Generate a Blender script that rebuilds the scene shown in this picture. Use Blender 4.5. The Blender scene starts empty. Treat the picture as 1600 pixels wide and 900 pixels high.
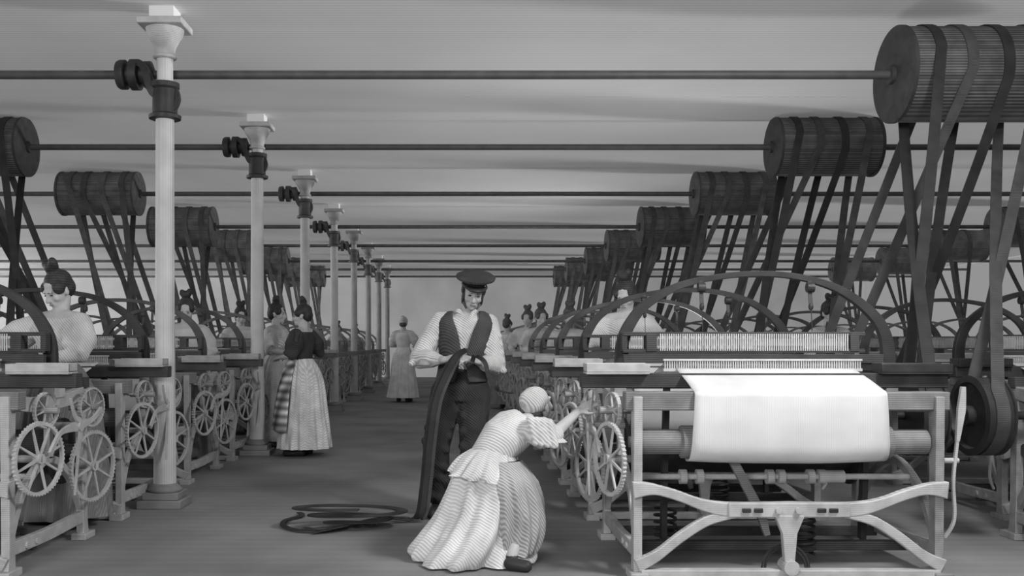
import bpy, bmesh, math, random
from math import sin, cos, pi, radians, acos, atan2
from mathutils import Vector, Matrix
random.seed(7)
scene=bpy.context.scene
C=scene.collection
V=Vector
X=V((1,0,0));Y=V((0,1,0));Z=V((0,0,1))
ZOOM=(800,450,1)

# ---------------------------------------------------------------- materials
SPEC={}
def mat(name,val,rough=.8,metal=0,nz=(9,.15),hatch=(),bump=0,emit=0,spec=.3):
    m=bpy.data.materials.new(name); m.use_nodes=True
    SPEC[name]=dict(val=val,rough=rough,metal=metal,nz=nz,hatch=hatch,bump=bump,emit=emit,spec=spec)
    nt=m.node_tree; b=nt.nodes['Principled BSDF']
    b.inputs['Roughness'].default_value=rough; b.inputs['Metallic'].default_value=metal
    b.inputs['Specular IOR Level'].default_value=spec
    tc=nt.nodes.new('ShaderNodeTexCoord')
    cur=nt.nodes.new('ShaderNodeValue'); cur.outputs[0].default_value=val; cur=cur.outputs[0]
    def mul(a,src,lo,hi,f0,f1):
        r=nt.nodes.new('ShaderNodeMapRange'); nt.links.new(src,r.inputs[0])
        r.inputs[1].default_value=f0; r.inputs[2].default_value=f1
        r.inputs[3].default_value=lo; r.inputs[4].default_value=hi
        k=nt.nodes.new('ShaderNodeMath'); k.operation='MULTIPLY'
        nt.links.new(a,k.inputs[0]); nt.links.new(r.outputs[0],k.inputs[1]); return k.outputs[0]
    if nz:
        n=nt.nodes.new('ShaderNodeTexNoise'); n.inputs['Scale'].default_value=nz[0]; n.inputs['Detail'].default_value=6
        nt.links.new(tc.outputs['Object'],n.inputs['Vector'])
        cur=mul(cur,n.outputs[0],1-nz[1],1+nz[1],.3,.7)
    for (ax,sc,am,di) in hatch:
        w=nt.nodes.new('ShaderNodeTexWave'); w.bands_direction=ax
        w.inputs['Scale'].default_value=sc; w.inputs['Distortion'].default_value=di
        w.inputs['Detail'].default_value=2; w.inputs['Detail Scale'].default_value=.35
        nt.links.new(tc.outputs['Object'],w.inputs['Vector'])
        cur=mul(cur,w.outputs['Fac'],1-am,1+am,0,1)
    nt.links.new(cur,b.inputs['Base Color'])
    if emit:
        k=nt.nodes.new('ShaderNodeMath'); k.operation='MULTIPLY'; k.inputs[1].default_value=emit/val
        nt.links.new(cur,k.inputs[0]); nt.links.new(k.outputs[0],b.inputs['Emission Color'])
        b.inputs['Emission Strength'].default_value=1
    if bump:
        bp=nt.nodes.new('ShaderNodeBump'); bp.inputs['Strength'].default_value=bump; bp.inputs['Distance'].default_value=.02
        nt.links.new(cur,bp.inputs['Height']); nt.links.new(bp.outputs[0],b.inputs['Normal'])
    return m
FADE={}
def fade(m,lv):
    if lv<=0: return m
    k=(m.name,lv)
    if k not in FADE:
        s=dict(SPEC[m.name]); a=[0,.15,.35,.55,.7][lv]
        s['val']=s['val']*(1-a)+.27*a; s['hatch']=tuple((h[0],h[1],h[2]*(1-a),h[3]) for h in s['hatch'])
        FADE[k]=mat(m.name+'_hazed_%d'%lv,**s)  # distance haze mixed into the colour of far copies as mid grey
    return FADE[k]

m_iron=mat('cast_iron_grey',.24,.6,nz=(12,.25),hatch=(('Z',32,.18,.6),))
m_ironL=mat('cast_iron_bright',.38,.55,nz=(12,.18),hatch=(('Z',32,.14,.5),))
m_gear=mat('gear_iron_pale',.4,.5,nz=(14,.15))
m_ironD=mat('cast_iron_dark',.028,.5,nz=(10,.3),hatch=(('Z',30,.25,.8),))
m_wood=mat('oak_dark',.045,.75,nz=(8,.3),hatch=(('Z',28,.35,1.5),))
m_woodM=mat('oak_mid',.17,.75,nz=(8,.25),hatch=(('Z',28,.28,1.5),))
m_cloth=mat('calico_white',.56,.9,nz=(3,.14),hatch=(('X',36,.07,.2),))
m_thread=mat('warp_thread',.46,.9,nz=(20,.1))
m_drum=mat('drum_slats',.08,.75,nz=(7,.3),hatch=(('Z',16,.5,.3),('Y',16,.25,.3)))
m_drumE=mat('drum_end',.036,.7,nz=(10,.3),hatch=(('Z',26,.25,.5),))
m_belt=mat('belt_leather',.026,.7,nz=(8,.3),hatch=(('Z',30,.3,.4),))
m_belt2=mat('belt_leather_worn',.055,.7,nz=(8,.3),hatch=(('Z',30,.3,.4),))
m_shaft=mat('shaft_iron',.07,.5,nz=(8,.2),hatch=(('Z',34,.25,.2),))
m_col=mat('column_paint',.48,.6,nz=(5,.12),hatch=(('X',30,.16,.2),))
m_cap=mat('capital_paint',.4,.7,nz=(9,.2),hatch=(('Z',30,.16,.2),))
m_colB=mat('column_base',.2,.7,nz=(5,.2),hatch=(('Z',30,.15,.2),))
m_skin=mat('skin',.42,.7,nz=(20,.06))
m_skinM=mat('skin_darker',.36,.7,nz=(20,.12))  # darker skin tone used for the man
m_hair=mat('hair_dark',.03,.6,nz=(20,.3),hatch=(('Z',20,.4,3),))
m_brow=mat('brow_grey',.08,.6)
m_eye=mat('eye_dark',.03,.4)
m_lip=mat('lip',.16,.6)
m_white=mat('dress_white',.52,.9,nz=(7,.16),hatch=(('DIAGONAL',28,.22,3.5),),bump=.4)
m_white2=mat('skirt_white',.58,.9,nz=(7,.2),hatch=(('DIAGONAL',27,.18,4),),bump=.4)
m_skg=mat('skirt_grey',.17,.9,nz=(6,.2),hatch=(('X',36,.15,3.5),),bump=.35)
m_shirt=mat('shirt_white',.47,.9,nz=(8,.2),hatch=(('DIAGONAL',27,.28,3.5),),bump=.5)
m_dark=mat('cloth_dark',.038,.9,nz=(8,.3),hatch=(('DIAGONAL',32,.4,2.5),),bump=.3)
m_darkT=mat('trousers_dark',.028,.9,nz=(8,.4),hatch=(('DIAGONAL',30,.45,4),),bump=.5)
m_vest=mat('waistcoat_dark',.05,.9,nz=(8,.3),hatch=(('DIAGONAL',30,.4,2),),bump=.3)
m_apron=mat('apron_check',.34,.9,nz=(8,.1),hatch=(('X',3.6,.55,.5),('Z',3.6,.55,.5)),bump=.2)
m_drape=mat('overskirt_grey',.34,.9,nz=(7,.2),hatch=(('DIAGONAL',26,.3,5),),bump=.45)
m_shoe=mat('shoe_black',.03,.5)
m_floor=mat('floor_boards',.2,.9,nz=(.9,.3),hatch=(('Y',13,.12,1.5),('Y',2.3,.04,2)))
m_ceil=mat('ceiling_plaster_glow',.6,.95,nz=(.35,.1),hatch=(('Y',6,.09,.4),),emit=.085)  # faint glow added to the plaster, stands in for ambient room light
m_wall=mat('wall_plaster_glow',.45,.95,nz=(.8,.12),hatch=(('Z',12,.05,.4),),emit=.15)  # glow added to the walls so the far end looks bright and hazy

# ---------------------------------------------------------------- mesh helper
def cat(pts,k=6,close=False):
    pts=[V(p) for p in pts]; n=len(pts); out=[]
    for i in range(n if close else n-1):
        if close: p0,p1,p2,p3=[pts[(i+j)%n] for j in (-1,0,1,2)]
        else: p0=pts[max(i-1,0)];p1=pts[i];p2=pts[i+1];p3=pts[min(i+2,n-1)]
        for q in range(k):
            t=q/k; out.append(.5*((2*p1)+(p2-p0)*t+(2*p0-5*p1+4*p2-p3)*t*t+(3*p1-p0-3*p2+p3)*t**3))
    if not close: out.append(pts[-1])
    return out
def lerpl(l,n):
    o=[]
    for i in range(n):
        t=i/(n-1)*(len(l)-1); a=min(int(t),len(l)-2); o.append(l[a]+(l[a+1]-l[a])*(t-a))
    return o
class M:
    def __init__(s): s.v=[];s.f=[]
    def add(s,vs,fs):
        o=len(s.v); s.v+=[V(p) for p in vs]; s.f+=[tuple(i+o for i in f) for f in fs]; return s
    def box(s,c,d,R=None):
        c=V(c);vs=[]
        for a in(-.5,.5):
            for b in(-.5,.5):
                for e in(-.5,.5):
                    p=V((a*d[0],b*d[1],e*d[2])); vs.append(c+(R@p if R else p))
        return s.add(vs,[(0,1,3,2),(4,6,7,5),(0,4,5,1),(2,3,7,6),(0,2,6,4),(1,5,7,3)])
    def loft(s,rings,cap=True,close=False):
        n=len(rings[0]);k=len(rings);vs=[p for r in rings for p in r];fs=[]
        for i in range(k if close else k-1):
            a=i*n;b=((i+1)%k)*n
            for j in range(n): fs.append((a+j,a+(j+1)%n,b+(j+1)%n,b+j))
        if cap and not close: fs+= [tuple(range(n))[::-1],tuple((k-1)*n+j for j in range(n))]
        return s.add(vs,fs)
    def lathe(s,p0,ax,prof,n=20):
        p0=V(p0);ax=V(ax).normalized(); u=ax.orthogonal().normalized(); w=ax.cross(u)
        return s.loft([[p0+ax*h+(u*cos(2*pi*j/n)+w*sin(2*pi*j/n))*max(r,.0005) for j in range(n)] for r,h in prof])
    def cyl(s,p0,p1,r0,r1=None,n=16):
        p0=V(p0);p1=V(p1); return s.lathe(p0,p1-p0,[(r0,0),(r0 if r1 is None else r1,(p1-p0).length)],n)
    def sweep(s,pts,w,h,N,close=False,rnd=False):
        pts=[V(p) for p in pts];n=len(pts);N=V(N).normalized()
        hs=h if isinstance(h,(list,tuple)) else [h,h]; hs=lerpl(list(hs),n)
        rings=[]
        for i,p in enumerate(pts):
            a=pts[(i-1)%n] if (close or i>0) else p; b=pts[(i+1)%n] if (close or i<n-1) else p
            T=(b-a).normalized(); B=T.cross(N).normalized(); hh=hs[i]/2
            if rnd: rings.append([p+N*cos(2*pi*j/8)*w/2+B*sin(2*pi*j/8)*hh for j in range(8)])
            else: rings.append([p+N*w/2+B*hh,p-N*w/2+B*hh,p-N*w/2-B*hh,p+N*w/2-B*hh])
        return s.loft(rings,close=close)
    def tube(s,pts,r,n=8):
        pts=[V(p) for p in pts];k=len(pts); rs=lerpl(list(r) if isinstance(r,(list,tuple)) else [r,r],k)
        U=None;rings=[]
        for i,p in enumerate(pts):
            T=(pts[min(i+1,k-1)]-pts[max(i-1,0)]).normalized()
            U=T.orthogonal().normalized() if U is None else (U-T*U.dot(T)).normalized()
            B=T.cross(U); rings.append([p+(U*cos(2*pi*j/n)+B*sin(2*pi*j/n))*rs[i] for j in range(n)])
        return s.loft(rings)
    def ell(s,c,r,R=None,n=14,k=9):
        c=V(c);rings=[]
        for i in range(k+1):
            a=-pi/2+.02+(pi-.04)*i/k
            rg=[]
            for j in range(n):
                p=V((r[0]*cos(a)*cos(2*pi*j/n),r[1]*cos(a)*sin(2*pi*j/n),r[2]*sin(a)))
                rg.append(c+(R@p if R else p))
            rings.append(rg)
        return s.loft(rings)
    def cap(s,p0,p1,r0,r1,n=12):
        p0=V(p0);p1=V(p1);d=p1-p0
        if d.length<1e-4: return s.ell(p0,(r0,r0,r0))
        L=d.length; pr=[]
        for i in range(5): a=-pi/2+.03+(pi/2-.03)*i/4; pr.append((r0*cos(a),r0*sin(a)))
        for i in range(5): a=(pi/2-.03)*i/4; pr.append((r1*cos(a),L+r1*sin(a)))
        return s.lathe(p0,d,pr,n)
    def body(s,pts,rx,ry,side,n=20):
        pts=[V(p) for p in pts];k=len(pts);rings=[];side=V(side)
        for i,p in enumerate(pts):
            T=(pts[min(i+1,k-1)]-pts[max(i-1,0)]).normalized()
            U=(side-T*side.dot(T)).normalized();B=T.cross(U)
            rings.append([p+U*cos(2*pi*j/n)*rx[i]+B*sin(2*pi*j/n)*ry[i] for j in range(n)])
        return s.loft(rings)
    def gear(s,c,R,t,teeth,spokes,yaw=0):
        c=V(c);Q=Matrix.Rotation(yaw,3,'Z')
        def P(x,r,a): return c+Q@V((x,r*cos(a),r*sin(a)))
        n=teeth*4;o1=[];o2=[];i1=[];i2=[]
        for j in range(n):
            a=2*pi*j/n; r=R if j%4 in(0,1) else R*.965
            o1.append(P(-t/2,r,a));o2.append(P(t/2,r,a));i1.append(P(-t/2,R*.89,a));i2.append(P(t/2,R*.89,a))
        s.loft([o1,o2,i2,i1],close=True)
        for k in range(spokes):
            a=2*pi*k/spokes+.3
            d=Q@V((0,cos(a),sin(a)));nn=Q@X
            s.sweep([c+d*R*.1,c+d*R*.9],t*.5,[R*.085,R*.045],nn)
        s.cyl(c-Q@X*t,c+Q@X*t,R*.14,n=14)
        return s
def obj(m,name,mt,parent=None,sx=1,bev=0,smooth=True,label=None,mesh=None,flat=False):
    if mesh is None:
        me=bpy.data.meshes.new(name)
        me.from_pydata([(p.x*sx,p.y,p.z) for p in m.v],[],m.f)
        bm=bmesh.new();bm.from_mesh(me);bmesh.ops.recalc_face_normals(bm,faces=bm.faces);bm.to_mesh(me);bm.free()
    else: me=mesh; me.name=name
    me.materials.clear(); me.materials.append(mt)
    if not flat:
        me.polygons.foreach_set('use_smooth',[True]*len(me.polygons))
        if mesh is None: me.set_sharp_from_angle(angle=radians(38))
    o=bpy.data.objects.new(name,me);C.objects.link(o)
    if parent: o.parent=parent
    if bev:
        b=o.modifiers.new('bevel','BEVEL');b.width=bev;b.segments=2;b.limit_method='ANGLE';b.angle_limit=radians(50)
    if label:o['label']=label
    return o
def tag(o,label,cat_,group=None):
    o['label']=label;o['category']=cat_
    if group:o['group']=group
    return o
def empty(name,loc,label,cat_,group=None):
    o=bpy.data.objects.new(name,None);o.empty_display_size=.1;C.objects.link(o);o.location=loc
    return tag(o,label,cat_,group)
def copy_tree(root,kids,loc,lv=0,only=None,group=None,label=None):
    r=root.copy();C.objects.link(r);r.location=loc
    if group:r['group']=group
    if label:r['label']=label
    for k in kids:
        if only and k.name.split('.')[0] not in only: continue
        c=k.copy();c.parent=r;C.objects.link(c)
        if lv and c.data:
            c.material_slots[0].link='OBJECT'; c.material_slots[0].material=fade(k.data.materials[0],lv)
    return r
def remesh(m,vox,sm=4):
    me=bpy.data.meshes.new('tmp');me.from_pydata([tuple(p) for p in m.v],[],m.f)
    bm=bmesh.new();bm.from_mesh(me);bmesh.ops.recalc_face_normals(bm,faces=bm.faces);bm.to_mesh(me);bm.free()
    o=bpy.data.objects.new('tmp',me);C.objects.link(o)
    r=o.modifiers.new('r','REMESH');r.mode='VOXEL';r.voxel_size=vox
    if sm: q=o.modifiers.new('s','SMOOTH');q.factor=.5;q.iterations=sm
    bpy.context.view_layer.update()
    dg=bpy.context.evaluated_depsgraph_get()
    out=bpy.data.meshes.new_from_object(o.evaluated_get(dg))
    bpy.data.objects.remove(o);bpy.data.meshes.remove(me)
    return out

# ---------------------------------------------------------------- room
CZ=3.67
def struct(m,name,mt):
    o=obj(m,name,mt,flat=True);o['kind']='structure';return o
XR=14.5
struct(M().box(((XR-19)/2,16,-.05),(XR+19,37,.1)),'floor',m_floor)
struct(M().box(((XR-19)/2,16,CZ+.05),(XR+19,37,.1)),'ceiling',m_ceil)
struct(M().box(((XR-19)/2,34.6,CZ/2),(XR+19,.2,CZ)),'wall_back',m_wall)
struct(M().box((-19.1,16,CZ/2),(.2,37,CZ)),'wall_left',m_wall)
m=M().box((XR+.1,16,.2),(.2,37,.4)).box((XR+.1,16,CZ-.1),(.2,37,.2))
for k in range(10): m.box((XR+.1,-2.2+4.05*k,CZ/2),(.08,.06,CZ))
struct(m,'wall_right',m_wall)

# ---------------------------------------------------------------- line shafts, columns, drums
SY=[117,230,303,354.5,384,408,421,432]
NR=8
ycol=[7.1+3.3*i for i in range(NR)]
ysh=[y+.13 for y in ycol]
hsh=[1.2+(537-SY[i])*ysh[i]/1500 for i in range(NR)]
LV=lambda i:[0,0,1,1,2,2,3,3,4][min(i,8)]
CX=-2.15
for i in range(NR):
    root=empty('line_shaft',(0,ysh[i],hsh[i]),'long dark iron overhead line shaft beneath the ceiling','line shaft','overhead line shafts')
    obj(M().cyl((-18.9,0,0),(XR-.1,0,0),.033,n=14),'shaft_rod',fade(m_shaft,LV(i)),root)
    m=M()
    m.lathe((CX-.40,0,0),X,[(.05,0),(.10,.01),(.11,.03),(.11,.07),(.07,.08),(.07,.10),(.115,.11),(.115,.17),(.07,.18),(.07,.2),(.1,.21),(.1,.26),(.05,.28)],24)
    obj(m,'shaft_coupling',fade(m_ironD,LV(i)),root)
def column(i):
    h=hsh[i]; a=LV(i)
    root=empty('iron_column',(CX,ycol[i],0),'slender pale cast iron column with flared capital and bracket','column','cast iron columns')
    m=M().box((0,0,.03),(.32,.32,.06)).box((0,0,.085),(.26,.26,.05))
    m.lathe((0,0,.11),Z,[(.12,0),(.125,.02),(.1,.045),(.085,.06)],24)
    obj(m,'base',fade(m_colB,a),root,bev=.006)
    z0=h-.37
    m=M().lathe((0,0,.17),Z,[(.082,0),(.08,.3),(.074,.8),(.07,1.2),(.066,z0-.17),(.066,z0-.13)],28)
    obj(m,'column_shaft',fade(m_col,a),root)
    m=M().lathe((0,0,z0),Z,[(.07,0),(.115,.005),(.118,.03),(.09,.045),(.09,.22),(.105,.235),(.105,.27),(.06,.28)],24)
    obj(m,'bracket_socket',fade(m_ironD,a),root)
    m=M().sweep(cat([(-.02,-.02,z0+.26),(-.06,-.02,z0+.18),(-.1,-.03,z0+.24),(-.14,0,z0+.36),(-.2,.06,z0+.43),(-.28,.1,z0+.44)]),.07,[.06,.05,.05],Y)
    m.cyl((-.34,.13,h),(-.16,.13,h),.06)
    m.sweep(cat([(.06,-.02,z0+.05),(.1,-.01,z0+.15),(.07,0,z0+.26)]),.05,.03,Y)
    obj(m,'shaft_bracket',fade(m_ironD,a),root)
    m=M().lathe((0,0,z0+.27),Z,[(.058,0),(.058,3.29-z0-.27),(.062,3.3-z0-.27)],24)
    obj(m,'column_neck',fade(m_col,a),root)
    m=M().lathe((0,0,3.3),Z,[(.06,0),(.083,.005),(.088,.02),(.072,.035),(.072,.05),(.08,.09),(.105,.14),(.13,.18),(.14,.225)],28)
    m.box((0,0,3.55),(.33,.31,.05))
    obj(m,'capital',fade(m_cap,a),root,bev=.008)
    obj(M().box((0,0,(3.575+CZ)/2),(.18,.18,CZ-3.575)),'plaster_pad',m_ceil,root)
for i in range(NR): column(i)

def make_drum(L,R):
    root=empty('drive_drum',(0,0,0),'large dark slatted wooden belt drum on overhead shaft','belt drum','overhead belt drums')
    m=M().lathe((.03,0,0),X,[(R-.04,0),(R,.0),(R,L-.06),(R-.04,L-.06)],48)
    ks=[obj(m,'barrel',m_drum,root)]
    m=M().lathe((0,0,0),X,[(.07,-.03),(.07,0),(R-.01,.0),(R+.01,.008),(R+.01,.035),(R-.03,.04)],48)
    ks.append(obj(m,'end_plate',m_drumE,root))
    m=M().lathe((L,0,0),-X,[(.07,-.03),(.07,0),(R-.01,.0),(R+.01,.008),(R+.01,.035),(R-.03,.04)],48)
    ks.append(obj(m,'end_plate',m_drumE,root))
    return root,ks
R0=.35
RS=[1,.9,.88,1,.95,.95,.95,.95]
dr,dk=make_drum(1.12,R0)
DXR=[3.29,3.47,3.43,3.28,3.2,3.2,3.1,3.1]
DXL=[-4.5,-4.66,-4.52,-4.27,-4.15,-4.1,-4.1,-4.1]
dr.location=(DXR[0],ysh[0],hsh[0])
drums=[('R',0,DXR[0])]
def cd(x,i,lv):
    r=copy_tree(dr,dk,(x,ysh[i],hsh[i]),lv); r.scale=(1,RS[i],RS[i])
for i in range(1,NR):
    cd(DXR[i],i,LV(i)); drums.append(('R',i,DXR[i]))
for i in range(0,NR):
    cd(DXL[i]-1.15,i,LV(i)); drums.append(('L',i,DXL[i]-1.15))
for i in range(3,7):
    xx=[0,0,0,9.6,10.1,10.5,10.6][i]
    cd(xx,i,min(LV(i)+1,4)); drums.append(('F',i,xx))

def belt(x1,c1,r1,x2,c2,r2,w,crossed,mt,grp='flat leather drive belts'):
    dy=c2[0]-c1[0];dz=c2[1]-c1[1];D=math.hypot(dy,dz);phi=atan2(dz,dy)
    a=acos((r1+r2)/D if crossed else (r1-r2)/D)
    def arc(c,r,a0,a1,x,n=14):
        return [V((x,c[0]+r*cos(a0+(a1-a0)*k/n),c[1]+r*sin(a0+(a1-a0)*k/n))) for k in range(n+1)]
    A1=arc(c1,r1,phi+a,phi+2*pi-a,x1,20)
    A2=arc(c2,r2,phi-a+pi,phi+a-pi,x2,12) if crossed else arc(c2,r2,phi-a,phi+a,x2,12)
    def st(p,q,o): return [p.lerp(q,t/8)+X*(o*sin(pi*t/8)) for t in range(1,8)]
    o=.02 if crossed else 0
    P=A1+st(A1[-1],A2[0],o)+A2+st(A2[-1],A1[0],-o)
    org=V((x2,c2[0],c2[1]))
    m=M().sweep([p-org for p in P],w,.009,X,close=True)
    ob=obj(m,'drive_belt',mt);ob.location=org
    tag(ob,('crossed' if crossed else 'open')+' flat leather drive belt from drum to loom pulley','drive belt',grp)

# ---------------------------------------------------------------- power loom
W=1.6
PX=.28
def loom(sx,loc,label):
    root=empty('power_loom',loc,label,'power loom','rows of power looms')
    K=[]
    def P(m,name,mt,bev=0,label=None):
        o=obj(m,name,mt,root,sx=sx,bev=bev,label=label);K.append(o);return o
    for x in(.03,W-.03):
        m=M()
        m.sweep(cat([(x,.02,0),(x,.035,.12),(x,.03,.5),(x,.03,.93)]),.045,[.1,.07,.07,.09],X)
        m.sweep(cat([(x,1.03,0),(x,1.01,.12),(x,1.0,.5),(x,.99,.93)]),.045,[.1,.07,.07,.09],X)
        m.box((x,.02,.02),(.09,.16,.04)).box((x,1.03,.02),(.09,.16,.04))
        m.sweep([(x,.03,.14),(x,.5,.13),(x,1.0,.14)],.04,.07,X)
        m.sweep(cat([(x,.03,.9),(x,.3,.87),(x,.7,.87),(x,1.0,.9)]),.05,.08,X)
        m.sweep(cat([(x,.05,.2),(x,.2,.42),(x,.5,.55),(x,.8,.42),(x,.98,.2)]),.035,.045,X)
        m.sweep(cat([(x,.52,.55),(x,.52,.7),(x,.52,.86)]),.035,.05,X)
        m.box((x,.6,.95),(.07,.14,.12))
        m.cyl((x-.03,.2,.13),(x+.03,.2,.13),.02,n=8).cyl((x-.03,.32,.13),(x+.03,.32,.13),.02,n=8)
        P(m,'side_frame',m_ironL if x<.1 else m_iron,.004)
    m=M();y=-.01
    m.sweep(cat([(.0,y,.455),(.1,y,.46),(.22,y,.43),(.36,y,.38),(.5,y,.357),(.8,y,.355),(1.1,y,.357),(1.24,y,.38),(1.38,y,.43),(1.5,y,.46),(1.6,y,.455)]),.05,[.09,.05,.05,.07,.08,.07,.05,.05,.09],Y)
    m.sweep(cat([(.02,y,.07),(.12,y,.12),(.25,y,.22),(.38,y,.3),(.52,y,.34)]),.045,[.07,.05,.05,.05],Y)
    m.sweep(cat([(1.58,y,.07),(1.48,y,.12),(1.35,y,.22),(1.22,y,.3),(1.08,y,.34)]),.045,[.07,.05,.05,.05],Y)
    m.sweep([(.04,y,.03),(1.56,y,.03)],.06,.045,Y)
    m.box((.79,-.03,.357),(.62,.03,.075))
    P(m,'front_brace',m_ironL,.006)
    for xx in(.57,.63,.73,.83,.95,1.01):
        if xx in(.73,.83): P(M().cyl((xx,-.065,.357),(xx,-.04,.357),.016,n=12),'bolt',m_gear)
        else: P(M().box((xx,-.05,.357),(.045,.012,.022)),'slot_plate',m_ironD,.004)
    m=M().sweep([(.79,-.03,.33),(.79,-.03,.24),(.79,-.03,.06)],.04,[.15,.075,.045],Y)
    m.cyl((.79,-.08,.07),(.79,.03,.07),.04,n=16)
    P(m,'centre_bracket',m_ironL,.003)
    m=M()
    for r in(.12,.105):
        m.tube([(.79+r*cos(t),.02,.05+r*sin(t)) for t in [pi*k/12 for k in range(13)]],.007,6)
    P(m,'treadle_hoop',m_ironD)
    P(M().box((W/2,.06,.905),(W+.06,.1,.095)),'breast_beam',m_woodM,.006)
    m=M().lathe((.0,.09,.69),X,[(.03,0),(.03,.04),(.065,.05),(.065,.26),(.085,.27),(.085,1.35),(.065,1.36),(.065,1.54),(.03,1.55),(.03,1.6)],28)
    P(m,'cloth_roller',m_woodM)
    prof=cat([(0,.42,1.065),(0,.2,1.01),(0,.05,.967),(0,-.002,.95),(0,-.012,.9),(0,-.012,.75),(0,-.005,.66),(0,.03,.605),(0,.09,.59),(0,.14,.61)],5)
    nx=24;vs=[];fs=[]
    for p in prof:
        for j in range(nx+1):
            u=j/nx; d=max(0,.95-p.z)
            vs.append((.32+.98*u+d*.06*(u-.5)*2,p.y-.01*sin(u*11)*d*2-.006*sin(u*23+p.z*9)*d,p.z-.012*sin(pi*u)*(1 if p.z<.7 else 0)))
    for i in range(len(prof)-1):
        for j in range(nx): a=i*(nx+1)+j; fs.append((a,a+1,a+nx+2,a+nx+1))
    o=P(M().add(vs,fs),'woven_cloth',m_cloth,label='white woven calico draped over the breast beam')
    q=o.modifiers.new('s','SOLIDIFY');q.thickness=.004
    P(M().box((.77,.33,1.0),(1.98,.1,.08)),'lay_board',m_wood,.006)
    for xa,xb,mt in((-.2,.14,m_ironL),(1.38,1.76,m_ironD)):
        m=M().box(((xa+xb)/2,.30,1.045),(xb-xa,.13,.02)).box(((xa+xb)/2,.24,1.07),(xb-xa,.015,.045)).box(((xa+xb)/2,.36,1.07),(xb-xa,.015,.05))
        m.cyl((xa+.05,.3,1.075),(xb-.05,.3,1.075),.014,n=8)
        m.box((xa+.01,.3,1.07),(.02,.13,.05))
        P(m,'shuttle_box',mt,.003)
    for xx in(.25,1.35):
        P(M().sweep(cat([(xx,.33,.98),(xx,.38,.6),(xx,.42,.12)]),.03,.05,X),'lay_sword',m_ironD)
    m=M().box((.8,.42,1.055),(1.1,.02,.015)).box((.8,.42,1.11),(1.1,.02,.01))
    for k in range(84): m.box((.26+k*1.08/83,.42,1.082),(.006,.01,.05))
    P(m,'reed',m_thread)
    m=M()
    for yy in(.5,.56):
        m.box((.72,yy,1.255),(1.36,.018,.022)).box((.72,yy,1.16),(1.36,.018,.022))
    m.box((.2,.53,1.208),(.06,.09,.1)).box((1.34,.53,1.208),(.05,.09,.1)).box((.05,.53,1.208),(.03,.07,.1))
    P(m,'heddle_frame',m_wood,.002)
    m=M()
    for k in range(85): m.box((.25+k*1.05/84,.49,1.208),(.006,.006,.095))
    m.box((.775,.535,1.208),(1.05,.02,.04))
    o=P(m,'heddle_wires',m_thread);o['kind']='stuff'
    P(M().box((.77,.5,1.115),(1.46,.04,.05)),'harness_rail',m_wood,.004)
    m=M()
    for k in range(80): 
        xx=.3+k*1.0/79
        m.sweep([(xx,.43,1.07),(xx,.56,1.1),(xx,1.0,1.0)],.005,.004,X)
    o=P(m,'warp_threads',m_thread);o['kind']='stuff'
    P(M().box((W/2,1.01,.96),(W,.08,.07)),'back_rest',m_wood,.004)
    m=M().lathe((.03,.93,.55),X,[(.04,0),(.04,.07),(.2,.08),(.2,.1),(.13,.11),(.13,1.43),(.2,1.44),(.2,1.46),(.04,1.47),(.04,1.54)],28)
    P(m,'warp_beam',m_wood)
    pts=[(.053,1.0),(.053,1.19),(.10,1.317),(.193,1.427),(.376,1.53),(.596,1.581),(.82,1.6),(1.04,1.585),(1.26,1.525),(1.43,1.42),(1.535,1.3),(1.575,1.152),(1.565,1.0)]
    m=M().sweep(cat([(a,.6,b) for a,b in pts],10),.045,[.08,.07,.058,.046,.034,.032,.034,.046,.058,.07,.08],Y)
    m.box((.055,.6,.98),(.1,.14,.05)).box((1.565,.6,.98),(.1,.14,.05))
    P(m,'arch',m_ironD,.003)
    for xx in(.5,1.12):
        m=M().sweep([(xx,.58,1.56),(xx,.57,1.47),(xx,.555,1.4)],.022,.007,X)
        m.cyl((xx-.02,.57,1.52),(xx+.02,.57,1.52),.028,n=14)
        m.ell((xx,.56,1.41),(.014,.014,.022)).sweep([(xx,.553,1.4),(xx,.54,1.27)],.004,.004,X)
        P(m,'heddle_strap',m_ironD)
    yw=radians(15)
    for c,R,te,sp in(((-.1,.1,.6),.195,54,8),((-.1,.84,.47),.215,58,8),((-.085,.86,.82),.12,36,8),((-.05,.3,.84),.1,30,6)):
        P(M().gear(c,R,.02,te,sp,yw),'gear_wheel',m_gear)
    for a in((.1,.6),(.84,.47),(.86,.82),(.5,.74),(.3,.84)):
        P(M().cyl((-.12,a[0],a[1]),(.05,a[0],a[1]),.02),'gear_axle',m_iron)
    m=M().sweep(cat([(-.15,.12,.62),(-.15,.25,.72),(-.15,.5,.74),(-.15,.7,.76),(-.15,.84,.81)]),.015,[.035,.022,.06,.022,.03],X)
    m.sweep(cat([(-.16,.36,.9),(-.16,.42,.8),(-.16,.5,.74),(-.16,.46,.55),(-.16,.42,.36)]),.012,[.015,.022,.045,.016,.008],X)
    m.cyl((-.17,.5,.74),(-.14,.5,.74),.035)
    P(m,'lever',m_gear)
    m=M().cyl((.02,.3,.48),(1.58,.3,.48),.016)
    for xx in(.33,.42,.8,.86,1.02,1.08): m.cyl((xx-.018,.3,.48),(xx+.018,.3,.48),.04)
    m.cyl((1.06,.3,.48),(1.2,.3,.48),.035)
    P(m,'cross_shaft',m_ironL)
    P(M().sweep([(.55,.15,.6),(.72,.2,.3),(.76,.22,.18)],.03,[.045,.05,.03],Y),'picking_stick',m_woodM)
    for xx,yy in((.3,.6),(1.0,.35)):
        P(M().tube([(xx+.06*cos(t),yy+.06*sin(t),.05+t*.006) for t in [k*pi/6 for k in range(66)]],.009,6),'spring',m_ironD)
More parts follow.
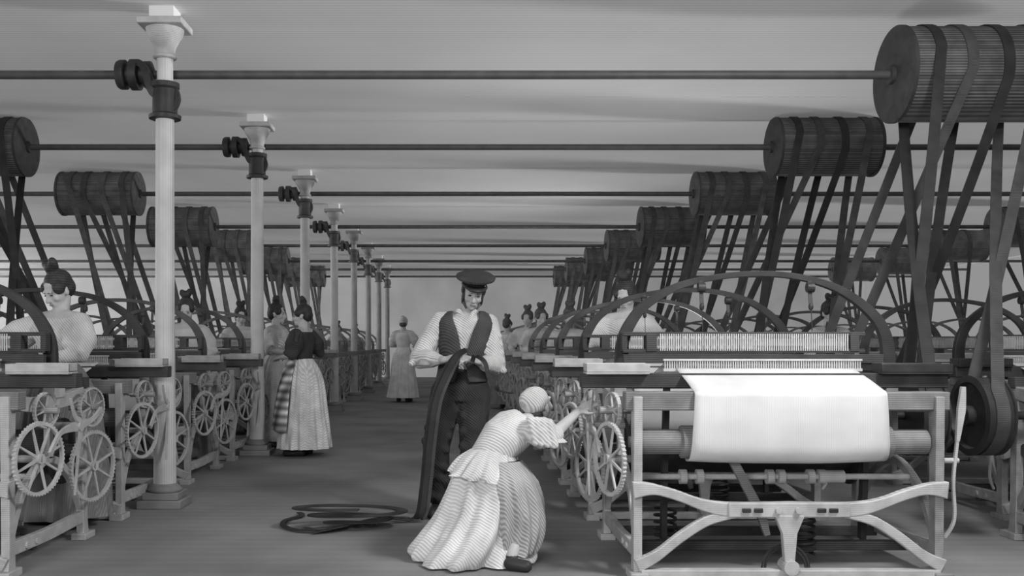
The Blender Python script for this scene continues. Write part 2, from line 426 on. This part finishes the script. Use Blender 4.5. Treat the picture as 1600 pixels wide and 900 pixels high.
    for yy in(.35,.75):
        P(M().box((W/2,yy,.1),(W-.06,.05,.05)),'treadle_bar',m_wood,.004)
    m=M().sweep(cat([(W+.1,.02,.98),(W+.09,.02,.86),(W+.07,.02,.7)]),.02,[.02,.04,.015],Y)
    m.sweep(cat([(W+.07,.02,.7),(W+.05,.02,.5),(W+.06,.03,.3),(W+.02,.05,.2)]),.015,.014,Y)
    m.cyl((W-.01,.03,.6),(W+.08,.03,.6),.014)
    P(m,'starting_handle',m_ironL)
    m=M().lathe((W+PX-.1,.85,.77),X,[(.03,0),(.22,.005),(.24,.01),(.24,.02),(.228,.025),(.228,.155),(.24,.16),(.24,.17),(.2,.175),(.19,.15),(.06,.15),(.06,.2),(.03,.2)],36)
    P(m,'belt_pulley',m_ironD)
    P(M().cyl((W-.1,.85,.77),(W+PX-.1,.85,.77),.025),'pulley_axle',m_ironD)
    return root,K
XA,XB,XC,XD,XE=.9,5.02,-2.27,-6.2,7.4
rA,kA=loom(1,(XA,4.9,0),'power loom with white cloth draped over its front beam')
rC,kC=loom(-1,(XC,4.9,0),'power loom with spoked gear wheels on its end frame')
FAR=['side_frame','front_brace','breast_beam','cloth_roller','woven_cloth','lay_board','shuttle_box','reed','heddle_frame','heddle_wires','arch','gear_wheel','belt_pulley','warp_threads','warp_beam']
FAR2=['side_frame','breast_beam','woven_cloth','lay_board','arch','gear_wheel','heddle_frame','warp_threads','warp_beam']
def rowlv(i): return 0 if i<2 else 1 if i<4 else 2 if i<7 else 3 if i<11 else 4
GL='cast iron power loom with tall curved arch in long row'
xb=lambda i: XB if i<1 else XB+.3
for i in range(1,15):
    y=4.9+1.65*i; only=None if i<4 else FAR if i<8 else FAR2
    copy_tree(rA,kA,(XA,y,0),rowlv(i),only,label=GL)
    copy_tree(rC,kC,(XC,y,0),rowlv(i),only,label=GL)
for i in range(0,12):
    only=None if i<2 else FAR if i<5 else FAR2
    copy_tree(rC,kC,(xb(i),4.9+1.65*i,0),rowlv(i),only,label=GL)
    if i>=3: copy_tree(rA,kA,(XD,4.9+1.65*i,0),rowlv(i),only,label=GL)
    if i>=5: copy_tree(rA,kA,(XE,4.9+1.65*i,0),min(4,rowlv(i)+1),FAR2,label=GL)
for side,i,x0 in drums:
    c1=(ysh[i],hsh[i])
    xs=[x0+.2,x0+.42,x0+.68,x0+.95]
    if side=='L': xs=xs[::-1]
    for k,(ab,q) in enumerate((('a',-1),('a',0),('b',0),('b',-1))):
        r=2*i+1+q
        if side=='F' and k%2: continue
        if side=='R': tx=XA+W+PX-.01 if ab=='a' else xb(r)-W-PX+.01
        elif side=='L': tx=XC-W-PX+.01 if ab=='a' else XD+W+PX-.01
        else: tx=x0+(.1 if ab=='a' else .8)
        py=4.9+1.65*r+.85
        if py>31: continue
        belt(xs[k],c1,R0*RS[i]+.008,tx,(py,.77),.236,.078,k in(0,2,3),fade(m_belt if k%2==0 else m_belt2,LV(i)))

# ---------------------------------------------------------------- people
def headmesh(m,c,R,s,nk):
    c=V(c)
    def p(x,y,z): return c+R@(V((x,y,z))*s)
    def e(q,r,n=16): m.ell(p(*q),[a*s for a in r],R,n,10)
    e((0,.018,.035),(.073,.09,.08));e((0,-.018,-.015),(.06,.066,.085));e((0,-.035,-.072),(.042,.045,.036))
    e((0,-.068,-.092),(.018,.016,.014))
    m.cap(p(0,-.082,.005),p(0,-.104,-.032),.008*s,.013*s,8)
    m.cap(p(-.014,-.09,-.036),p(.014,-.09,-.036),.008*s,.008*s,8)
    m.cap(p(-.034,-.072,.022),p(.034,-.072,.022),.012*s,.012*s,8)
    m.cap(p(-.015,-.079,-.06),p(.015,-.079,-.06),.009*s,.009*s,8)
    m.cap(p(-.012,-.077,-.071),p(.012,-.077,-.071),.009*s,.009*s,8)
    e((-.038,-.055,-.03),(.02,.02,.022),10);e((.038,-.055,-.03),(.02,.02,.022),10)
    for a in(-1,1): e((a*.073,.01,-.01),(.01,.02,.032),10)
    m.cap(p(0,.015,-.06),nk,.05*s,.054*s,14)
def facebits(par,c,R,s,mo=True):
    c=V(c)
    def p(x,y,z): return c+R@(V((x,y,z))*s)
    for a in(-1,1):
        obj(M().ell(p(a*.029,-.076,.0),(.012*s,.008*s,.005*s),R,10,6),'eye',m_eye,par)
        obj(M().cap(p(a*.018,-.084,.019),p(a*.043,-.073,.019),.003*s,.002*s,6),'eyebrow',m_brow,par)
    obj(M().cap(p(-.016,-.087,-.065),p(.016,-.087,-.065),.0035*s,.0035*s,6),'mouth',m_lip,par)
def hand(m,w,f,nr,side,curl=.35,s=1,spread=.12):
    w=V(w);f=V(f).normalized();nr=V(nr);nr=(nr-f*nr.dot(f)).normalized();lat=f.cross(nr)*side
    for i in range(4):
        o=(-1.5+i)*.0215*s
        k=w+f*.088*s+lat*o
        m.cap(w+lat*o*.6,k,.016*s,.0125*s,8)
        L=[.078,.088,.082,.062][i]*s; d=(f+lat*spread*(i-1.5)*.6).normalized();q=k
        for j,fr in enumerate((.45,.3,.25)):
            d=(d*cos(curl)+nr*sin(curl)).normalized(); d2=q+d*L*fr
            m.cap(q,d2,(.0098-.001*j)*s,(.009-.001*j)*s,8);q=d2
    b=w+f*.02*s-lat*.02*s; t1=b+(f*.6-lat*.75+nr*.25).normalized()*.05*s
    t2=t1+(f*.85-lat*.3+nr*.4).normalized()*.035*s; t3=t2+(f*.9+nr*.45).normalized()*.028*s
    m.cap(b,t1,.017*s,.012*s,8).cap(t1,t2,.012*s,.0105*s,8).cap(t2,t3,.0105*s,.0085*s,8)
def foot(m,a,d,s=1,r=.042):
    a=V(a);d=V(d).normalized()
    m.cap((a.x,a.y,a.z),(a.x,a.y,a.z*.6),r*.9,r*.9,10)
    m.cap(V((a.x,a.y,.038))-d*.02,V((a.x,a.y,.032))+d*.12*s,.034,.028,10)
def skirt(rings,folds=14,amp=.06,n=144,seed=0,hem=0,bil=.4):
    m=M();R=[];rnd=random.Random(seed);ph=[rnd.uniform(0,6.28) for _ in range(4)]
    cs=cat([r[0] for r in rings],5);rx=cat([(r[1],r[2],0) for r in rings],5)
    for i,(c,q) in enumerate(zip(cs,rx)):
        t=i/(len(cs)-1);rg=[]
        for j in range(n):
            a=2*pi*j/n
            f=1+amp*(t**.6)*(sin(folds*a+ph[0]+1.6*sin(3*t+ph[1])+1.2*sin(2*a+ph[3]))*.5+.35*sin((folds*1.7)//1*a+ph[2]+2.5*t)+bil*sin(4*a+5*t+ph[2]))
            rg.append(c+V((q.x*cos(a)*f,q.y*sin(a)*f,hem*sin(a-1)*t)))
        R.append(rg)
    inner=[[c.lerp(p,.93) for p in rg] for c,rg in zip(cs[::-1],R[::-1])]
    return m.loft(R+inner)
def hdR(yaw=0,pitch=0,roll=0):
    return Matrix.Rotation(yaw,3,'Z')@Matrix.Rotation(roll,3,'Y')@Matrix.Rotation(pitch,3,'X')

def woman(loc,yaw,label,hy=0,hp=.1,el=None,wr=None,s=1.0,bod=None,skm=None,apron=False,vox=.009,lv=0,headdress='bun',folds=14,seed=1,sw=1.0,short=False,puff=1.0):
    bod=bod or m_white; skm=skm or m_white2
    el=el or [(-.24,-.03,1.09),(.24,-.03,1.09)]; wr=wr or [(-.17,-.26,1.06),(.17,-.26,1.06)]
    nk=V((0,.01,1.36));hc=V((0,-.015,1.5));HR=hdR(hy,hp,0)
    m=M()
    m.body([(0,0,.78),(0,0,.86),(0,0,.98),(0,0,1.06),(0,-.005,1.2),(0,0,1.3),(0,.005,1.37)],[.12,.155,.125,.11,.135,.15,.06],[.08,.11,.09,.08,.105,.085,.05],X)
    headmesh(m,hc,HR,.97,nk)
    for k,a in((0,-1),(1,1)):
        sh=V((a*.155,.005,1.315));E=V(el[k]);Wr=V(wr[k])
        m.cap((a*.06,0,1.33),sh,.05,.05);m.cap(sh,E,.047,.036);m.cap(E,Wr,.037,.024)
        f=(Wr-E).normalized(); hand(m,Wr,f,V((-a*.3,-.1,-1)) ,a,.3,.92)
        m.cap((a*.08,0,.84),(a*.085,-.01,.47),.085,.052);m.cap((a*.085,-.01,.47),(a*.085,.01,.09),.054,.032);foot(m,(a*.085,.01,.09),(a*.15,-1,0),.9,.036)
    body=obj(None,'person',fade(m_skin,lv),mesh=remesh(m,vox,2))
    body.location=loc;body.rotation_euler=(0,0,yaw);body.scale=(s,s,s)
    tag(body,label,'person')
    if vox<.011: facebits(body,hc,HR,.97)
    g=M()
    g.body([(0,0,.97),(0,0,1.03),(0,0,1.08),(0,-.008,1.2),(0,0,1.29),(0,.0,1.325)],[.145,.13,.13,.155,.172,.13],[.115,.1,.1,.125,.105,.09],X)
    for k,a in((0,-1),(1,1)):
        sh=V((a*.165,.005,1.285));E=V(el[k]);Wr=V(wr[k]);mid=sh.lerp(E,.5)
        g.cap((a*.08,0,1.27),sh,.07,.07);g.cap(sh,mid,.068*puff,.088*puff);g.cap(mid,E,.088*puff,.055)
        for q in range(3): c=sh.lerp(E,.25+.25*q);g.cap(c+V((-.05,-.05,.02)),c+V((.05,-.05,-.03)),.035*puff,.03*puff)
        if not short: g.cap(E,E.lerp(Wr,.85),.052,.033)
    obj(None,'bodice',fade(bod,lv),body,mesh=remesh(g,.012,2))
    obj(skirt([(V((0,0,1.04)),.125,.1),(V((0,.01,.97)),.165*sw,.145*sw),(V((0,.02,.8)),.22*sw,.21*sw),(V((0,.02,.5)),.26*sw,.25*sw),(V((0,.02,.25)),.29*sw,.285*sw),(V((0,.02,.09)),.31*sw,.3*sw)],folds,.09,seed=seed),'skirt',fade(skm,lv),body)
    if apron:
        a=M();R=[]
        for z,r in((1.03,.14),(.9,.215*sw),(.7,.275*sw),(.5,.31*sw),(.28,.34*sw)):
            R.append([(V((r*cos(t)*1.0,r*sin(t)+.01,z+.02*sin(5*t)))) for t in [pi-.15+(pi*1.02)*k/30 for k in range(31)]])
        vs=[p for r in R for p in r];n=31
        a.add(vs,[(i*n+j,i*n+j+1,(i+1)*n+j+1,(i+1)*n+j) for i in range(4) for j in range(30)])
        o=obj(a,'apron',fade(m_apron,lv),body);q=o.modifiers.new('s','SOLIDIFY');q.thickness=.012;q.offset=1
    h=M()
    def p(x,y,z): return hc+HR@V((x,y,z))
    if headdress=='bun':
        h.ell(p(0,.03,.05),(.08,.092,.078),HR);h.ell(p(0,.06,.0),(.07,.065,.075),HR)
        for a in(-1,1): h.ell(p(a*.06,-.02,.03),(.026,.05,.045),HR)
        h.ell(p(0,.03,.15),(.05,.045,.04),HR);h.ell(p(-.035,.03,.17),(.028,.03,.035),HR);h.ell(p(.035,.03,.175),(.028,.03,.04),HR)
        obj(None,'hair',fade(m_hair,lv),body,mesh=remesh(h,.01,2))
    else:
        h.ell(p(0,.035,.045),(.088,.1,.09),HR);h.ell(p(0,.1,.08),(.05,.05,.06),HR)
        obj(None,'bonnet',fade(m_shirt,lv),body,mesh=remesh(h,.01,2))
        h=M();h.ell(p(0,.07,-.03),(.075,.06,.05),HR)
        obj(None,'hair',fade(m_hair,lv+1),body,mesh=remesh(h,.01,2))
    for a in(-1,1):
        q=M().cap((a*.085,.03,.045),(a*.115,-.14,.034),.045,.036,10)
        obj(q,'shoe',m_shoe,body)
    return body

woman((-2.58,6.25,0),-.4,'woman in white puff-sleeved dress leaning over loom, dark hair pinned up',hy=-.15,hp=.5,el=[(-.36,-.13,1.16),(.25,-.08,1.1)],wr=[(-.55,-.3,1.1),(.12,-.32,1.06)],s=1.03,vox=.008,seed=3,skm=m_skg,puff=1.15)
woman((-2.68,9.55,0),.3,'woman in white dress tending loom, hair in high bun',hy=-.2,hp=.35,s=1.02,seed=4,skm=m_skg)
woman((-2.88,12.85,0),.3,'woman in pale dress standing at loom with hair up',hy=.1,hp=.2,s=1.04,seed=5,skm=m_skg)
woman((-2.08,11.15,0),1.3,'woman in pale dress turned to talk with companion in dark bodice',hy=.1,hp=.05,s=1.03,seed=6,short=True)
woman((-1.64,10.3,0),-1.9,'woman in dark bodice, checked apron and long white skirt, talking',hy=.3,hp=.1,el=[(-.3,.05,1.1),(.27,.02,1.08)],wr=[(-.22,-.2,1.12),(.12,-.2,1.05)],bod=m_dark,apron=True,vox=.008,s=1.0,seed=7,sw=.96,short=True,puff=1.15)
woman((-1.08,19.8,0),pi-.2,'distant woman in white dress and cap walking down aisle',hy=.1,headdress='bonnet',vox=.012,lv=0,s=1.08,seed=8,sw=.95)
woman((1.4,7.9,0),-.3,'woman in white dress with topknot hair leaning over loom',hy=-.2,hp=.4,el=[(-.28,-.05,1.12),(.26,0,1.1)],wr=[(-.3,-.28,1.02),(.1,-.28,1.02)],s=1.06,seed=9,skm=m_skg)
for (x,y,yw,lv,sd,s) in((1.14,12.85,.2,1,11,1.03),(1.09,14.5,-.3,1,12,1.05),(3.72,9.55,.2,0,13,1.0),(.95,17.8,2.6,1,14,1.03),(4.1,12.85,.2,1,15,1.0),(-2.6,21.1,.5,2,16,1.0),(-2.55,24.4,.5,2,17,1.0),(1.33,11.2,.2,1,18,1.0),(-3.25,14.5,.3,1,19,1.04)):
    woman((x,y,0),yw,'mill woman in pale dress standing between looms, hair pinned up',hp=.2,hy=.1*((sd%3)-1),vox=.012,lv=lv,seed=sd,s=s,skm=m_skg)

# ---- man
mx,my=0.0,6.7
def man():
    nk=V((.07,.0,1.42));hc=V((.12,-.05,1.555));HR=hdR(.14,.38,.12);hs=1.02
    sp=[(.03,0,.8),(.035,0,.88),(.045,0,1.0),(.055,-.01,1.14),(.065,-.01,1.28),(.07,0,1.37),(.072,.0,1.43)]
    SH=[V((-.11,.0,1.36)),V((.235,.0,1.345))];EL=[V((-.245,-.03,1.1)),V((.275,-.04,1.05))];WR=[V((-.08,-.26,1.09)),V((.15,-.26,1.08))]
    HIP=[V((-.06,0,.86)),V((.13,0,.86))];KN=[V((-.135,-.04,.49)),V((.12,-.05,.5))];AN=[V((-.12,.02,.09)),V((.15,.0,.09))]
    m=M();m.body(sp,[.13,.155,.13,.135,.15,.15,.06],[.1,.115,.1,.105,.12,.1,.05],X)
    headmesh(m,hc,HR,hs,nk)
    for k,a in((0,-1),(1,1)):
        m.cap(nk-V((0,0,.06)),SH[k],.055,.056);m.cap(SH[k],EL[k],.052,.042);m.cap(EL[k],WR[k],.043,.028)
        hand(m,WR[k],V((-a*.75,-.35,.22)),V((-a*.1,.3,-.9)),a,.5,1.05)
        m.cap(HIP[k],KN[k],.088,.058);m.cap(KN[k],AN[k],.058,.037);foot(m,AN[k],(a*.3,-1,0))
    b=obj(None,'person',m_skinM,mesh=remesh(m,.0055,2));b.location=(mx,my,0)
    tag(b,'man in peaked cap, dark waistcoat and trousers holding leather belting','person')
    facebits(b,hc,HR,hs)
    t=M();t.body(sp[:3]+[(.048,0,1.03)],[.15,.178,.155,.15],[.12,.135,.12,.115],X)
    for k in(0,1):
        t.cap(HIP[k],KN[k],.118,.098);t.cap(KN[k],AN[k]+V((0,0,.05)),.096,.078)
        rr=random.Random(k+3)
        for q in range(9):
            u=q/8;c=HIP[k].lerp(KN[k],u*2) if u<.5 else KN[k].lerp(AN[k]+V((0,0,.06)),u*2-1)
            a=rr.uniform(-.04,.04);t.cap(c+V((-.07,-.06,.03+a)),c+V((.07,-.06,-.03+a)),.034,.028)
    obj(None,'trousers',m_darkT,b,mesh=remesh(t,.01,2))
    t=M();t.body(sp[2:6]+[(.071,-.005,1.405)],[.142,.145,.16,.16,.09],[.11,.115,.128,.11,.075],X)
    for k,a in((0,-1),(1,1)):
        mid=SH[k].lerp(EL[k],.55);t.cap(SH[k],mid,.064,.076);t.cap(mid,EL[k],.076,.076);t.cap(EL[k],EL[k].lerp(WR[k],.5),.075,.06);t.cap(EL[k].lerp(WR[k],.5),EL[k].lerp(WR[k],.85),.058,.034)
        t.cap(SH[k]-V((a*.07,0,0)),SH[k],.066,.062)
        for q in range(5):
            c=SH[k].lerp(EL[k],.2+.2*q); t.cap(c+V((-.055,-.042,.035*a)),c+V((.055,-.042,-.035*a)),.027,.024)
    t.cap((.02,-.05,1.42),(.08,-.085,1.36),.024,.02);t.cap((.13,-.05,1.42),(.09,-.085,1.36),.024,.02)
    t.cap((.01,0,1.425),(.02,-.05,1.42),.025,.024);t.cap((.135,0,1.425),(.13,-.05,1.42),.025,.024)
    obj(None,'shirt',m_shirt,b,mesh=remesh(t,.007,2))
    g=M();n=40;R=[]
    for (c,rx,ry,gap) in((V((.04,0,.93)),.18,.15,.25),(V((.045,0,1.0)),.166,.138,.2),(V((.052,-.005,1.1)),.16,.135,.1),(V((.06,-.01,1.2)),.175,.145,.16),(V((.066,-.01,1.3)),.2,.15,.28),(V((.07,.0,1.38)),.205,.12,.5),(V((.072,.01,1.43)),.115,.085,.85)):
        R.append([c+V((rx*cos(t),ry*sin(t),0)) for t in [-pi/2+gap+(2*pi-2*gap)*k/n for k in range(n+1)]])
    kk=len(R);N1=n+1
    g.add([p for r in R for p in r],[(i*N1+j,i*N1+j+1,(i+1)*N1+j+1,(i+1)*N1+j) for i in range(kk-1) for j in range(n)])
    o=obj(g,'waistcoat',m_vest,b);q=o.modifiers.new('s','SOLIDIFY');q.thickness=.014;q.offset=0;q=o.modifiers.new('u','SUBSURF');q.levels=1;q.render_levels=1
    def p(x,y,z): return hc+HR@(V((x,y,z))*hs)
    h=M();h.ell(p(0,.04,.04),(.082,.085,.08),HR);h.ell(p(0,.06,-.03),(.068,.055,.06),HR)
    for a in(-1,1):h.ell(p(a*.07,-.01,.02),(.016,.022,.035),HR);h.ell(p(a*.045,-.055,.06),(.03,.025,.012),HR);h.ell(p(a*.064,-.022,-.04),(.012,.022,.045),HR)
    obj(None,'hair',m_hair,b,mesh=remesh(h,.007,2))
    h=M()
    for a in(-1,1):h.cap(p(a*.058,-.025,-.065),p(a*.036,-.045,-.1),.013*hs,.009*hs,8)
    obj(None,'beard',m_brow,b,mesh=remesh(h,.005,1))
    h=M()
    def ringc(z,rx,ry,dy=0): return [p(rx*cos(2*pi*j/32),ry*sin(2*pi*j/32)+dy,z+.012*cos(2*pi*j/32)) for j in range(32)]
    h.loft([ringc(.062,.082,.094,.01),ringc(.085,.083,.095,.01),ringc(.092,.1,.112,0),ringc(.102,.13,.138,-.005),ringc(.115,.134,.14,-.005),ringc(.128,.11,.115,0),ringc(.133,.05,.06,0)])
    obj(h,'cap_crown',m_dark,b)
    v=M();v.loft([[p(.083*cos(t),-.083*sin(t)*1.05,.068) for t in [pi*k/16 for k in range(17)]],[p(.09*cos(t),-.145*sin(t),.055) for t in [pi*k/16 for k in range(17)]]],cap=False)
    v.f=[f for f in v.f if not(abs(f[0]-f[1])>2)]
    o=obj(v,'cap_peak',m_shoe,b);q=o.modifiers.new('s','SOLIDIFY');q.thickness=.008
    for k,a in((0,-1),(1,1)):
        A=AN[k];q=M().cap((A.x,A.y+.03,.045),(A.x+a*.04,A.y-.15,.035),.05,.042,12).cap((A.x,A.y,.05),(A.x,A.y,.1),.048,.05,12)
        obj(q,'shoe',m_shoe,b)
    return b
man()
def strap(pts,w,label,mt=m_belt,nm='leather_belt'):
    org=V(pts[0]);org.z=0
    P=cat([V(p)-org for p in pts],8);m=M();k=len(P);R=[]
    for i,p in enumerate(P):
        T=(P[min(i+1,k-1)]-P[max(i-1,0)]).normalized()
        up=Y if abs(T.z)>.75 else (Z if abs(T.z)<.35 else (Y+Z*.6).normalized())
        U=T.cross(up).normalized();B=U.cross(T).normalized()
        R.append([p+U*w/2+B*.004,p-U*w/2+B*.004,p-U*w/2-B*.004,p+U*w/2-B*.004])
    m.loft(R);o=obj(m,nm,mt);o.location=org
    tag(o,label,'leather belt','belting in the man\'s hands')
def hang(dx,dy,tail): 
    return [(.07+dx*.4,6.33+dy,1.16),(.01+dx*.6,6.33+dy,1.12),(-.06+dx,6.345+dy,1.0),(-.13+dx,6.36+dy,.82),(-.17+dx,6.38+dy,.55),(-.2+dx,6.4+dy,.25),(-.24+dx,6.42+dy,.04)]+tail
L1='loose dark leather belting hanging from hands and snaking over floor'
strap(hang(0,0,[(-.36,6.52,.02),(-.5,6.55,.015),(-.62,6.4,.015),(-.72,6.2,.015),(-.85,6.08,.015),(-1.0,6.1,.015),(-1.12,6.25,.015),(-1.14,6.45,.015),(-1.06,6.62,.015),(-1.1,6.74,.015)]),.035,L1)
strap(hang(.03,.012,[(-.34,6.44,.03),(-.45,6.46,.03),(-.56,6.32,.03),(-.66,6.18,.03),(-.78,6.1,.03),(-.9,6.12,.02),(-.98,6.2,.012)]),.026,L1,mt=m_belt2)
strap(hang(-.028,.022,[(-.38,6.38,.045),(-.5,6.34,.045),(-.58,6.22,.045),(-.68,6.12,.045),(-.8,6.05,.03),(-.9,6.03,.012)]),.026,L1)
coil=[(-.66+(.07+.006*q)*1.6*cos(q*.6),6.22+(.05+.004*q)*sin(q*.6),.02+.0045*q) for q in range(30)]
strap(coil,.075,'dark leather belting lying in a loose heaped coil on floor')
strap([(.11,6.36,1.08),(.13,6.34,1.12),(.19,6.33,1.08),(.22,6.3,.98),(.28,6.28,.9),(.36,6.2,.88)],.03,'short end of dark leather belting curling from hand')

# ---- crouching woman
def crouch():
    loc=(.2,5.3,0)
    hc=V((.27,.14,.85));HR=hdR(pi-.75,-.35,.0);nk=V((.195,.07,.765))
    side=V((.75,-.6,-.1)).normalized()
    sp=[(-.03,-.02,.42),(-.03,.0,.5),(0,.0,.595),(.065,.02,.675),(.135,.045,.735),(.185,.06,.78)]
    SH=[V((.2,-.06,.725)),V((.07,.13,.735))]
    EL=[V((.335,-.07,.705)),V((.18,.36,.7))];WR=[V((.475,-.0,.825)),V((.33,.5,.72))]
    m=M();m.body(sp,[.12,.145,.105,.12,.125,.053],[.1,.12,.085,.1,.085,.05],side)
    headmesh(m,hc,HR,.93,nk)
    for k,a in((0,1),(1,-1)):
        m.cap(nk-V((.02,.01,.05)),SH[k],.042,.046);m.cap(SH[k],EL[k],.044,.036);m.cap(EL[k],WR[k],.037,.023)
    hand(m,WR[0],V((.8,.1,.5)),V((.35,.5,-.5)),1,.2,.76,.08);hand(m,WR[1],V((.8,.4,.1)),V((0,0,-1)),-1,.3,.85)
    for k,(hp,kn,an) in enumerate(((V((.05,-.06,.46)),V((.22,.1,.4)),V((.1,-.2,.075))),(V((-.08,.05,.46)),V((.08,.3,.3)),V((-.1,.15,.08))))):
        m.cap(hp,kn,.09,.055);m.cap(kn,an,.055,.032);foot(m,an,(.9,-.3,0) if k==0 else (.6,.7,0),.55 if k==0 else .9,.03)
    b=obj(None,'person',m_skin,mesh=remesh(m,.0055,2));b.location=loc
    tag(b,'crouching woman in white dress and kerchief reaching out one arm','person')
    facebits(b,hc,HR,.93)
    g=M();g.body([V(q) for q in sp[1:]],[.15,.115,.137,.145,.088],[.125,.1,.12,.1,.07],side)
    for k in(0,1):
        mid=SH[k].lerp(EL[k],.5);g.cap(SH[k],mid,.066,.09);g.cap(mid,EL[k],.088,.056)
        g.cap(nk-V((.03,.01,.09)),SH[k],.053,.06)
        for q in range(4): c=SH[k].lerp(EL[k],.1+.25*q);g.cap(c+V((-.01,-.055,.065)),c+V((.02,-.065,-.055)),.025,.021)
    obj(None,'bodice',m_white,b,mesh=remesh(g,.007,2))
    e=EL[0]
    obj(skirt([(e-V((.03,0,-.01)),.05,.05),(e+V((-.005,0,-.02)),.056,.053),(e+V((.01,0,-.04)),.062,.057)],10,.06,n=60,seed=3,bil=.1),'sleeve_frill',m_shirt,b)
    def p(x,y,z): return hc+HR@V((x,y,z))
    h=M();h.ell(p(0,.03,.042),(.08,.093,.08),HR);h.ell(p(0,.09,.07),(.045,.045,.05),HR)
    obj(None,'cap',m_shirt,b,mesh=remesh(h,.009,2))
    h=M();h.ell(p(0,.065,-.035),(.064,.05,.05),HR);h.ell(p(.0,.1,-.045),(.03,.025,.025),HR)
    obj(None,'hair',m_hair,b,mesh=remesh(h,.008,2))
    obj(skirt([(V((0,0,.62)),.115,.1),(V((-.02,-.01,.57)),.155,.14),(V((-.035,-.02,.5)),.19,.175),(V((-.04,-.02,.475)),.2,.185)],12,.14,seed=2,hem=.03),'peplum',m_white,b)
    obj(skirt([(V((-.01,0,.6)),.115,.11),(V((-.02,0,.5)),.18,.17),(V((-.02,.02,.38)),.22,.21),(V((-.04,.03,.25)),.25,.24),(V((-.08,.02,.13)),.29,.27),(V((-.115,.02,.05)),.315,.29),(V((-.12,.02,.012)),.31,.29)],10,.16,seed=5,hem=0,bil=.6),'skirt',m_white2,b)
    obj(skirt([(V((.05,-.02,.56)),.115,.12),(V((.085,-.03,.46)),.15,.17),(V((.105,-.03,.34)),.168,.19),(V((.11,-.03,.22)),.168,.19),(V((.1,-.03,.13)),.155,.178),(V((.095,-.03,.1)),.145,.17)],11,.17,seed=9,hem=.04,bil=.6),'overskirt',m_drape,b)
    q=M().cap((.09,-.22,.036),(.17,-.255,.03),.036,.032,12).cap((.1,-.21,.045),(.1,-.2,.06),.036,.036)
    obj(q,'shoe',m_shoe,b)
crouch()

# ---------------------------------------------------------------- light
w=bpy.data.worlds.new('World');scene.world=w;w.use_nodes=True
w.node_tree.nodes['Background'].inputs[0].default_value=(.8,.8,.8,1);w.node_tree.nodes['Background'].inputs[1].default_value=.36
def area(name,loc,tgt,sx,sy,e):
    l=bpy.data.lights.new(name,'AREA');l.shape='RECTANGLE';l.size=sx;l.size_y=sy;l.energy=e
    o=bpy.data.objects.new(name,l);C.objects.link(o);o.location=loc
    o.rotation_euler=(V(tgt)-V(loc)).to_track_quat('-Z','Y').to_euler();return o
l=bpy.data.lights.new('upward_sun','SUN');l.energy=3.5;l.angle=radians(7)
o=bpy.data.objects.new('upward_sun',l);C.objects.link(o);o.location=(20,12,1)
o.rotation_euler=V((-1,-.22,.17)).to_track_quat('-Z','Y').to_euler()  # shines upward from below, added to light and streak the ceiling
area('fill_light_left',(-18.5,16,1.8),(0,16,1.5),32,1.5,1900)  # added fill lamp, the left wall has no windows
area('fill_light_behind',(-2.5,-3.5,3.0),(.5,8,.7),3,1.6,430)  # fill added behind the camera to light the fronts, no window there
area('overhead_key',(2.7,3.5,3.45),(-1,6.8,0),.6,.6,150)  # unseen key light added to throw the figures' shadows leftward
def spot(name,loc,tgt,e,size,soft):
    l=bpy.data.lights.new(name,'SPOT');l.energy=e;l.spot_size=radians(size);l.spot_blend=1;l.shadow_soft_size=soft
    o=bpy.data.objects.new(name,l);C.objects.link(o);o.location=loc
    o.rotation_euler=(V(tgt)-V(loc)).to_track_quat('-Z','Y').to_euler()
spot('ceiling_uplight_near',(2.3,9.55,1.0),(1.6,8.6,3.6),80,150,.4)  # hidden uplight added between looms to brighten the ceiling
spot('ceiling_uplight_far',(1.6,16.15,1.0),(0,15.5,3.6),120,150,.4)  # second hidden uplight, added to brighten the far part

cam=bpy.data.cameras.new('Camera');co=bpy.data.objects.new('Camera',cam);C.objects.link(co)
co.location=(0,0,1.2);co.rotation_euler=(pi/2,0,0)
cx,cy,k=ZOOM
cam.sensor_width=36;cam.lens=33.75*k;cam.shift_x=(cx-712)*k/1600;cam.shift_y=(537-cy)*k/1600;cam.clip_end=100
scene.camera=co
scene.view_settings.view_transform='Standard'
